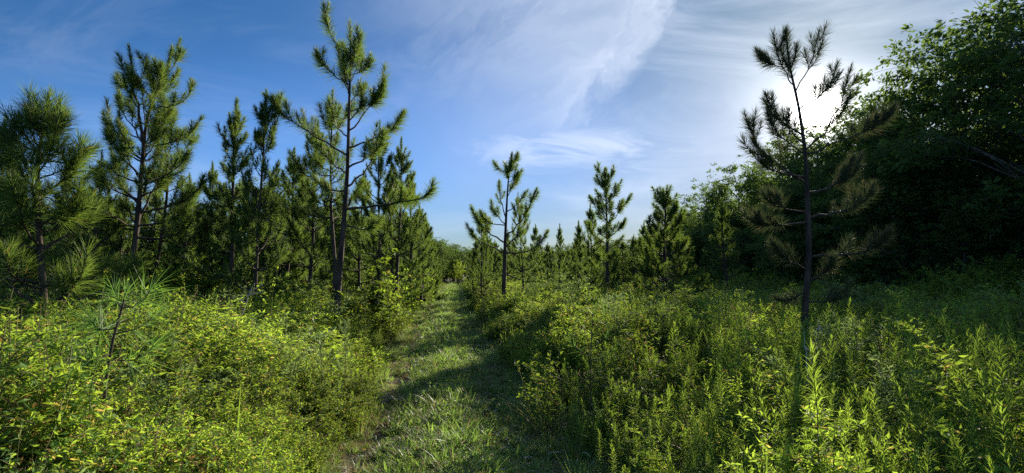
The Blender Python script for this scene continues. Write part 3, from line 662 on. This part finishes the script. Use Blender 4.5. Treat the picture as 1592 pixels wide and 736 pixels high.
hidden = bpy.data.collections.new('plant_sources')               # sources for the uncountable ground cover
def source(cname, items):
    col = bpy.data.collections.new(cname)
    for i, (bf, mats) in enumerate(items):
        o = bpy.data.objects.new('%s_%02d' % (cname, i), bf.mesh(cname, mats)); col.objects.link(o)
    return col
def scatter(name, label, col, P, rz, sc_, idx, tilt=.12):
    n = len(P); me = bpy.data.meshes.new(name); me.vertices.add(n); me.vertices.foreach_set('co', np.asarray(P, np.float32).ravel())
    rot = np.stack([rng.normal(0, tilt, n), rng.normal(0, tilt, n), rz], 1).astype(np.float32)
    at = me.attributes.new('rot', 'FLOAT_VECTOR', 'POINT'); at.data.foreach_set('vector', rot.ravel())
    at = me.attributes.new('scl', 'FLOAT_VECTOR', 'POINT'); s3 = sc_ if np.ndim(sc_) == 2 else np.repeat(np.asarray(sc_)[:, None], 3, 1); at.data.foreach_set('vector', s3.astype(np.float32).ravel())
    at = me.attributes.new('idx', 'INT', 'POINT'); at.data.foreach_set('value', np.asarray(idx, np.int32))
    o = obj(name, me, kind='stuff', label=label, category='ground cover')
    ng = bpy.data.node_groups.new(name, 'GeometryNodeTree')
    ng.interface.new_socket('Geometry', in_out='INPUT', socket_type='NodeSocketGeometry'); ng.interface.new_socket('Geometry', in_out='OUTPUT', socket_type='NodeSocketGeometry')
    gi = ng.nodes.new('NodeGroupInput'); go = ng.nodes.new('NodeGroupOutput'); ci = ng.nodes.new('GeometryNodeCollectionInfo'); ip = ng.nodes.new('GeometryNodeInstanceOnPoints')
    ci.inputs['Collection'].default_value = col; ci.inputs['Separate Children'].default_value = True; ci.inputs['Reset Children'].default_value = True
    def att(nm, ty):
        a = ng.nodes.new('GeometryNodeInputNamedAttribute'); a.data_type = ty; a.inputs[0].default_value = nm; return a.outputs['Attribute']
    ng.links.new(gi.outputs[0], ip.inputs['Points']); ng.links.new(ci.outputs[0], ip.inputs['Instance']); ip.inputs['Pick Instance'].default_value = True
    ng.links.new(att('idx', 'INT'), ip.inputs['Instance Index']); ng.links.new(att('rot', 'FLOAT_VECTOR'), ip.inputs['Rotation']); ng.links.new(att('scl', 'FLOAT_VECTOR'), ip.inputs['Scale'])
    ng.links.new(ip.outputs[0], go.inputs[0])
    md = o.modifiers.new('scatter', 'NODES'); md.node_group = ng
    return o
def pnoise(x, y, s, k=0):
    return .5 + .25 * (np.sin(x * s + 1.3 + k) * np.cos(y * s * 1.1 + 2.1 * k) + np.sin((x + y) * s * 1.7 + k * 3.3) * np.cos((x - y) * s * 1.9 + k)) 
def wedge(n, r0, r1, k=1.0, half=52):
    """points in front of the viewer, density falling with distance"""
    u = rng.random(n); e = 2 - k
    r = (r0 ** e + u * (r1 ** e - r0 ** e)) ** (1 / e); th = np.radians(rng.uniform(-half, half, n))
    return r * np.sin(th), r * np.cos(th)
def place(x, y): return np.stack([x, y, gz(x, y) - .03], 1)
def edge(x, y): return x - xc(y)
def verge(x, y, full=1.3):
    """plant height factor near the track: low at its margins"""
    e = edge(x, y); w = .95 + .18 * np.sin(y * 1.3) * np.sin(y * .6 + 1)
    d = np.where(e < 0, -e - w * .92, e - w * 1.02)
    return d, np.clip(.38 + .62 * d / full, .3, 1)

# leafy undergrowth
S_b = source('leafy_plant', [bush(21, .32, .85, 10, 48, .034, .5), bush(22, .36, .8, 11, 46, .030, .55), bush(23, .26, 1.0, 9, 52, .038, .36, droop=.3, flat=.8), bush(24, .38, .7, 12, 44, .036, .6), bush(25, .24, 1.1, 8, 50, .050, .28, droop=.35, flat=.8), bush(26, .34, .8, 9, 34, .034, .5, 'rust'), bush(27, .3, .95, 9, 7, .03, .5, 'dry'), bush(28, .25, 1.15, 6, 60, .045, .22, 'fennel', flat=.9), bush(29, .34, .9, 7, 20, .085, .75, 'scrub', droop=.3, flat=.35)])
x, y = wedge(26000, 1.9, 75, 1.32)
d, h = verge(x, y)
keep = (d > .02 + np.where(x < xc(y), .16, .26) * np.clip(np.hypot(x, y) / 14, 0, 2.2)) & (x < 19 + 0 * y) & (x > -48)
near_right = (x > 0) & (y < 8)
keep &= ~(near_right & (rng.random(len(x)) < .90))
keep &= ~((x < -5) & (y > 9) & (rng.random(len(x)) < .3))
x, y, h = x[keep], y[keep], h[keep]
idx = rng.integers(0, 5, len(x)); rust = (pnoise(x, y, .9, 2) > .72) & (rng.random(len(x)) < .25); idx[rust] = 5; q_ = rng.random(len(x)); idx[q_ < .06] = 6; idx[q_ > .975] = 7; idx[(q_ > .90) & (q_ < .975)] = 8
s1 = h * rng.uniform(.75, 1.22, len(x)) * (1 + .12 * (pnoise(x, y, .7) - .5) * 4) * np.where(x < 0, .97, .90)
s1 = s1 * np.where(idx >= 6, rng.uniform(.85, 1.18, len(x)), 1)
idx[(idx == 8) & (((x > 0) & (y < 12)) | (np.hypot(x, y) < 6.5))] = 2; q_ = (idx == 0) & (rng.random(len(x)) < .3); idx[q_] = 4
wd = 1 + np.clip(np.hypot(x, y) / 35, 0, 1.3)
scatter('leafy_undergrowth', 'dense waist-high leafy yellow-green weeds covering both sides of the track', S_b, place(x, y), rng.uniform(0, 6.28, len(x)), np.stack([s1 * wd, s1 * wd, s1], 1), idx)

# goldenrod: the near stalks one by one, the rest as cover
rods = [rod_stalk(1.15, 31, 84), rod_stalk(1.05, 32, 74, .12), rod_stalk(1.2, 33, 90, .05, .095), rod_stalk(1.0, 34, 66, .1, .075, .016), rod_stalk(1.1, 35, 80, .15, .09, .013)]
S_r = source('goldenrod_plant', [joined([(a1, 'stem'), (b1, 'rod'), (c1, 'rodtip')]) for a1, b1, c1 in rods] + [joined([(a1, 'stem'), (b1, 'dry'), (c1, 'dry')]) for a1, b1, c1 in [rod_stalk(1.15, 36, 34, .2, .06, .012)]] + [joined([(a1, 'stem'), (b1, 'scrub'), (c1, 'rodtip')]) for a1, b1, c1 in [rod_stalk(.95, 37, 44, .15, .09, .028), rod_stalk(1.1, 38, 50, .25, .075, .02)]])
x, y = wedge(15000, 1.9, 30, 1.3)
d, h = verge(x, y, 2.2)
dens = np.where(x > xc(y), 1.0, .75); dens = np.where((x > 0) & (y > 7), .35, dens)
keep = (d > .12) & (rng.random(len(x)) < dens) & (x < 17)
x, y, h = x[keep], y[keep], h[keep]
sc_ = h * rng.uniform(.50, 1.06, len(x)) * (1 + .3 * (pnoise(x, y, .8, 1) - .5))
show = sc_ / np.hypot(x, y); infr = (np.abs(x / y) < .95) & (y > 2.3) & (edge(x, y) > 0)
order = np.argsort(-np.where(infr, show, 0))[:270]
rest = np.ones(len(x), bool); rest[order] = False
scatter('goldenrod_weeds', 'mass of upright narrow-leaved goldenrod stalks spreading away over the field', S_r, place(x[rest], y[rest]), rng.uniform(0, 6.28, rest.sum()), sc_[rest], np.where(rng.random(rest.sum()) < .22, rng.integers(5, 8, rest.sum()), rng.integers(0, 5, rest.sum())), .14)
rp = []
for i, (a1, b1, c1) in enumerate(rods):
    root = thing('goldenrod_plant', 'upright goldenrod stalk packed with narrow leaves in the near weeds', 'weed', group='goldenrod stalks in the near weeds')
    obj('stem', a1.mesh('stem', [M['stem']]), root); obj('leaves', b1.mesh('leaves', [M['rod']]), root); obj('tip', c1.mesh('tip', [M['rodtip']]), root)
    rp.append(root)
for j, o in enumerate(order):
    loc = (float(x[o]), float(y[o]), float(gz(x[o], y[o])) - .03)
    if j < 5: rp[j].location = loc; rp[j].scale = (float(sc_[o]),) * 3; rp[j].rotation_euler = (rng.normal(0, .13), rng.normal(0, .13), rng.uniform(0, 6.28))
    else: dup(rp[j % 5], loc, rng.uniform(0, 6.28), float(sc_[o]), tilt=(rng.normal(0, .13), rng.normal(0, .13)))
P = pt(1270, 545, 2.9)
dup(rp[2], (P[0], P[1], -.03), 1.0, float((P[2] + .03) / 1.2), 'tallest nearest goldenrod stalk with a bright yellow-green tip below the pine before the sun', 'tall goldenrod').scale = (1.0, 1.0, float((P[2] + .03) / 1.2))

# grasses
S_g = source('grass_clump', [tuft(41, 60, .62, .008, .07, .55, dry=.1), tuft(42, 50, .75, .009, .06, .45, dry=.15), tuft(43, 70, .5, .007, .09, .6, dry=.1), tuft(44, 40, .85, .010, .05, .4, dry=.05)])
x, y = wedge(5200, 1.9, 30, 1.3); d, h = verge(x, y)
keep = (d > -.05) & (rng.random(len(x)) < np.where(d < .7, 1.0, .22)) & (x < 18); x, y, h, d = x[keep], y[keep], h[keep], d[keep]
scatter('tall_grass', 'arching long green grass blades fringing the track', S_g, place(x, y), rng.uniform(0, 6.28, len(x)), rng.uniform(.55, 1.0, len(x)) * np.clip(h + .15, .5, 1.1), rng.integers(0, 4, len(x)))
def litter(seed):
    r = np.random.default_rng(seed); lf = Buf(); st = Buf(); n = 9
    pos = np.stack([r.normal(0, .16, n), r.normal(0, .16, n), r.uniform(.012, .03, n)], 1); az = r.uniform(0, 6.28, n)
    L = r.uniform(.025, .06, n); leaves(lf, pos, np.stack([np.cos(az), np.sin(az), r.normal(0, .15, n)], 1), unit(r.normal(0, .3, (n, 3)) + np.array([0, 0, 1.])), L, L * .45, .1)
    for i in range(3):
        a_ = np.array([r.normal(0, .15), r.normal(0, .15), .018]); q = r.uniform(0, 6.28); l = r.uniform(.05, .16)
        tube(st, np.array([a_, a_ + [l * math.cos(q) * .5, l * math.sin(q) * .5, .012], a_ + [l * math.cos(q + .2), l * math.sin(q + .2), .0]]), [.0025, .002, .001], 4)
    return joined([(lf, 'rust'), (st, 'dead')])
S_t = source('short_grass_clump', [tuft(51, 46, .13, .006, .07, .8, 'tgrass', .12), tuft(52, 40, .17, .007, .06, .7, 'tgrass', .1), tuft(53, 60, .10, .005, .09, .9, 'tgrass', .2), tuft(54, 30, .2, .009, .05, .8, 'tgrass', .05),
                                   bush(55, .09, .10, 6, 10, .022, .5, 'tgrass', stemr=.0015), tuft(56, 40, .12, .004, .08, 1.0, 'dry', 0), litter(57), litter(58)])
yv = 2.2 * (90 / 2.2) ** rng.random(60000); ev = rng.uniform(-1.45, 1.4, 60000); xv = xc(yv) + ev
pn = pnoise(xv, yv, 2.3, 4) * .5 + pnoise(xv, yv, 5.1, 5) * .5
w = .50 + .60 * np.exp(-((ev - .05) / .42) ** 2) + .5 * (np.abs(ev) > 1.05) - .34 * np.exp(-((ev + .66) / .20) ** 2) - .25 * np.exp(-((ev - .66) / .2) ** 2)
keep = rng.random(60000) < w * np.clip((pn - .30) * 3.6, .08, 1.2); xv, yv, ev = xv[keep], yv[keep], ev[keep]
ti = rng.integers(0, 5, len(xv)); dryk = rng.random(len(xv)) < np.where(ev < -.5, .20, .04); ti[dryk] = 5; lk = rng.random(len(xv)) < .12; ti[lk] = rng.integers(6, 8, lk.sum())
hh = rng.uniform(.35, .85, len(xv)) * (1 + .35 * np.exp(-((ev - .05) / .4) ** 2)) * (1 + np.clip(yv / 60, 0, .5))
hh *= np.where(rng.random(len(xv)) < .07, rng.uniform(1.25, 1.65, len(xv)), 1.0); hh = np.where(ti >= 6, rng.uniform(.7, 1.2, len(xv)), hh)
scatter('track_grass', 'short trampled grass and clover growing on the track', S_t, np.stack([xv, yv, np.zeros(len(xv)) - .008], 1), rng.uniform(0, 6.28, len(xv)), hh, ti, .2)

# a taller scrub layer under the left pines and before the wood
S_s = source('scrub_plant', [bush(61, .7, 1.9, 10, 60, .075, .6, 'scrub', stemr=.008), bush(62, .8, 1.6, 12, 60, .07, .55, 'scrub', stemr=.008), bush(63, .6, 2.3, 9, 70, .08, .6, 'scrub', stemr=.009)])
x, y = wedge(4200, 8.5, 120, 1.1); d, h = verge(x, y, 4)
left = (x < xc(y) - 2.7) & (y > 8.5 + .25 * np.abs(x)); right = (x > 13.2 + 1.8 * np.sin(y * .7)) & (x < 22) & (y > 6)
keep = (left & (rng.random(len(x)) < .55)) | right | ((y > 24) & (x > xc(y) + 2.8) & (rng.random(len(x)) < .25)); x, y, h = x[keep], y[keep], h[keep]
xf = rng.uniform(-70, 60, 520); yf = rng.uniform(78, 108, 520); x = np.concatenate([x, xf]); y = np.concatenate([y, yf]); h = np.concatenate([h, np.full(520, 1.0)])
scatter('scrub', 'tangle of taller leafy scrub under the pines and along the foot of the wood', S_s, place(x, y), rng.uniform(0, 6.28, len(x)), rng.uniform(.55, 1.0, len(x)) * np.clip(h, .4, 1) * np.where(y > 77, 1.7, 1), rng.integers(0, 3, len(x)))

# ------------------------------------------------------------------ single plants
# pine sapling in the near left weeds
p = Pine(.24, .0038, 430, .26); dS = 3.3
bx = pt(160, 640, dS); base = np.array([bx[0], dS, gz(bx[0], dS) - .03])
p.trunk(np.array([base, pt(163, 600, dS), pt(175, 530, dS), pt(192, 470, dS), pt(196, 452, dS)]), .012, .004)
for sx, sy, ex, ey, dy in [(165, 600, 145, 560, -.1), (170, 560, 240, 545, 0), (178, 520, 245, 490, .1), (180, 510, 140, 500, .15), (190, 480, 235, 455, -.1), (190, 480, 175, 450, .1), (172, 550, 120, 560, -.2)]:
    P = p.curve(pt(sx, sy, dS), pt(ex, ey, dS + dy), .1, 6); tube(p.limbs, P, np.linspace(.005, .0025, 6), 5); p.shoot(P, .25)
p.shoot(p.T[-7:], 0)
p.build('pine_sapling', 'small pine sapling with long radiating needles poking out of the near left weeds', base, None, 'sap_needle', 'sapling')
p = Pine(.13, .0025, 220, .15); dS = 5.2
bx = pt(918, 590, dS); base = np.array([bx[0], dS, gz(bx[0], dS) - .03])
p.trunk(np.array([base, pt(918, 570, dS), pt(920, 520, dS), pt(922, 478, dS)]), .006, .003)
for sx, sy, ex, ey in [(919, 555, 885, 530), (919, 540, 950, 515), (920, 520, 895, 495), (921, 505, 940, 488), (919, 560, 955, 545)]:
    P = p.curve(pt(sx, sy, dS), pt(ex, ey, dS + .1), .1, 6); tube(p.limbs, P, np.linspace(.005, .002, 6), 5); p.shoot(P, .3)
p.shoot(p.T[-6:], 0)
p.build('pine_sapling', 'thin sparse pine seedling with wispy needles in the sunlit right-hand weeds', base, None, 'sap_needle', 'sapling')

# feathery dog fennel
fe = []
for i, (bf, mats) in enumerate([feather(71), feather(72, 1.3, 1700, 'fennel', .26)]):
    fe.append(bf.mesh('dog_fennel', mats))
FD = [(535, 492, 6.2, 0, 1.0, 'feathery pale green dog fennel in the weeds before the tallest thin pine'), (505, 520, 5.4, 1, .9, 'finely cut dog fennel bush left of the feathery pale one'), (1128, 436, 9.5, 1, .6, 'fern-like plume with a curled tip rising above the weeds'),
      (1150, 450, 9.8, 0, .7, 'grey-green plume beside the fern-like one'), (40, 460, 7.0, 0, .8, 'feathery weed below the bushy plumed pine'), (915, 446, 13.0, 0, .5, 'thin plume above the weeds before the spire-topped pine'), (230, 455, 8.4, 1, .9, 'feathery weed at the foot of the two-leader pine'), (130, 470, 7.5, 0, 1, 'feathery weed between the sapling and the plumed pine')]
for px, top, d, k, w, lab in FD:
    P = pt(px, top, d); s = P[2] / 1.3
    o = obj('dog_fennel', fe[k], label=lab, category='weed', group='feathery plumes'); o.location = (P[0], d, float(gz(P[0], d)) - .03); o.scale = (s * w * 1.2, s * w * 1.2, s); o.rotation_euler = (0, 0, rng.uniform(0, 6))
# bright leafy saplings
def sapling(px, top, d, seed, label, H0=2.0, ls=.10, wr=.8, Rr=.35, leafm='bramble', stems=5):
    bf, mats = bush(seed, Rr, H0, stems, 26, ls, wr, leafm, stemr=.009); P = pt(px, top, d); s = P[2] / H0
    o = obj('leafy_shrub', bf.mesh('leafy_shrub', mats), label=label, category='shrub'); o.location = (P[0], d, float(gz(P[0], d)) - .03); o.scale = (s, s, s)
sapling(586, 398, 12.2, 81, 'bright broad-leaved young tree glowing behind the verge near the tallest thin pine', ls=.13)
sapling(605, 425, 11.6, 82, 'yellow-green leafy shrub right beside the broad-leaved young tree')
sapling(408, 408, 9.4, 83, 'pale green shrub in front of the leaning narrow pine', ls=.07, wr=.5)
sapling(640, 412, 17, 84, 'light green shrub leaning over the track margin far along on the left', ls=.09)
sapling(668, 420, 22, 85, 'small rounded shrub where the left verge narrows', ls=.09)
sapling(1072, 428, 15.5, 86, 'upright yellow-green shrub just before the thickest pine', ls=.07)
sapling(12, 405, 7.0, 87, 'pale shrub at the frame edge in front of the plumed pine', ls=.06, wr=.45)
sapling(880, 425, 20, 88, 'dark rounded shrub between the small pointed pine and the spire-topped pine', leafm='oak', ls=.09, Rr=.7)
sapling(838, 545, 5.4, 89, 'yellow-leaved shrub on the right margin of the track', H0=1.0, ls=.045)
sapling(95, 455, 8.8, 90, 'dark leafy shrub in the shade under the plumed pine', leafm='oak', ls=.06, Rr=.6)
# pale dead twigs
def twigs(name, label, pts_list, d, r, cat):
    bf = Buf()
    for L_ in pts_list:
        P = np.array([pt(a, b, d + rng.normal(0, .05)) for a, b in L_]); t = np.linspace(0, 1, len(P)); tt = np.linspace(0, 1, 8)
        Q = np.stack([np.interp(tt, t, P[:, k]) for k in range(3)], 1) + rng.normal(0, .004, (8, 3)); tube(bf, Q, np.linspace(r, r * .35, 8), 5)
    obj(name, bf.mesh(name, [M['dead']]), label=label, category=cat)
twigs('dead_twig', 'small pale forked dead twig beside the base of the pine before the sun', [[(1268, 560), (1272, 504)], [(1272, 504), (1286, 520)], [(1271, 510), (1266, 522)], [(1274, 508), (1279, 522)]], 6.0, .006, 'twig')
twigs('dead_stalk', 'thin pale dead stalk in front of the trunk of the pine before the sun', [[(1256, 600), (1252, 540), (1249, 515)], [(1252, 540), (1262, 548)]], 5.0, .006, 'twig')
twigs('dead_branch', 'bleached bare branch fork lying over weeds below the leaning narrow pine', [[(372, 500), (388, 455), (408, 443)], [(388, 455), (396, 440)], [(380, 470), (360, 462)], [(384, 460), (412, 452)]], 8.2, .012, 'branch')
twigs('dead_grass_stem', 'bent dry grass stem arching over the dark weeds at the lower right', [[(1525, 760), (1528, 715), (1545, 695), (1565, 687)]], 2.9, .003, 'grass stem')
# broad single grass blades
for px, top, d, lab in [(1186, 682, 2.6, 'single broad upright grass blade at the bottom of the goldenrod'), (1140, 700, 2.6, 'slightly bent grass blade left of the broad upright one'), (370, 588, 3.4, 'lone broad grass blade in the near left weeds')]:
    P = pt(px, top, d); bf = Buf(); H = P[2] + .03; n = 3
    strips(bf, np.array([[0, 0, 0], [.02, .01, 0], [-.02, .02, 0]], float), unit(np.array([[0, 0, 1], [.1, 0, 1], [-.12, .1, 1.]])), unit(np.array([[1, .2, 0], [1, -.3, 0], [.8, .5, 0.]])), np.array([H, H * .8, H * .7]), np.full(n, .013), np.array([[.02, 0, 0], [.12, 0, -.1], [-.14, 0, -.1]]), (.8, 1, 1, .8, .5))
    o = obj('grass_blade', bf.mesh('grass_blade', [M['blade']]), label=lab, category='grass blade'); o.location = (P[0], P[1], -.03)

# ------------------------------------------------------------------ haze
hm, t, g, out = base_mat('morning_haze')
pv = t.nodes.new('ShaderNodeVolumePrincipled'); pv.inputs['Color'].default_value = (.86, .90, 1.0, 1); pv.inputs['Density'].default_value = .0010; pv.inputs['Anisotropy'].default_value = .62
t.links.new(pv.outputs[0], out.inputs['Volume'])
HAZE = False
if HAZE:
    b_ = Buf(); x0, x1, y0, y1, z0, z1 = -130, 130, -40, 190, -1.2, 22
    v = np.array([[x0, y0, z0], [x1, y0, z0], [x1, y1, z0], [x0, y1, z0], [x0, y0, z1], [x1, y0, z1], [x1, y1, z1], [x0, y1, z1]], float)
    b_.add(v, [np.array([[0, 3, 2, 1], [4, 5, 6, 7], [0, 1, 5, 4], [1, 2, 6, 5], [2, 3, 7, 6], [3, 0, 4, 7]])])
    obj('haze', b_.mesh('haze', [hm]), kind='stuff', label='thin pale morning haze hanging over the field', category='haze')
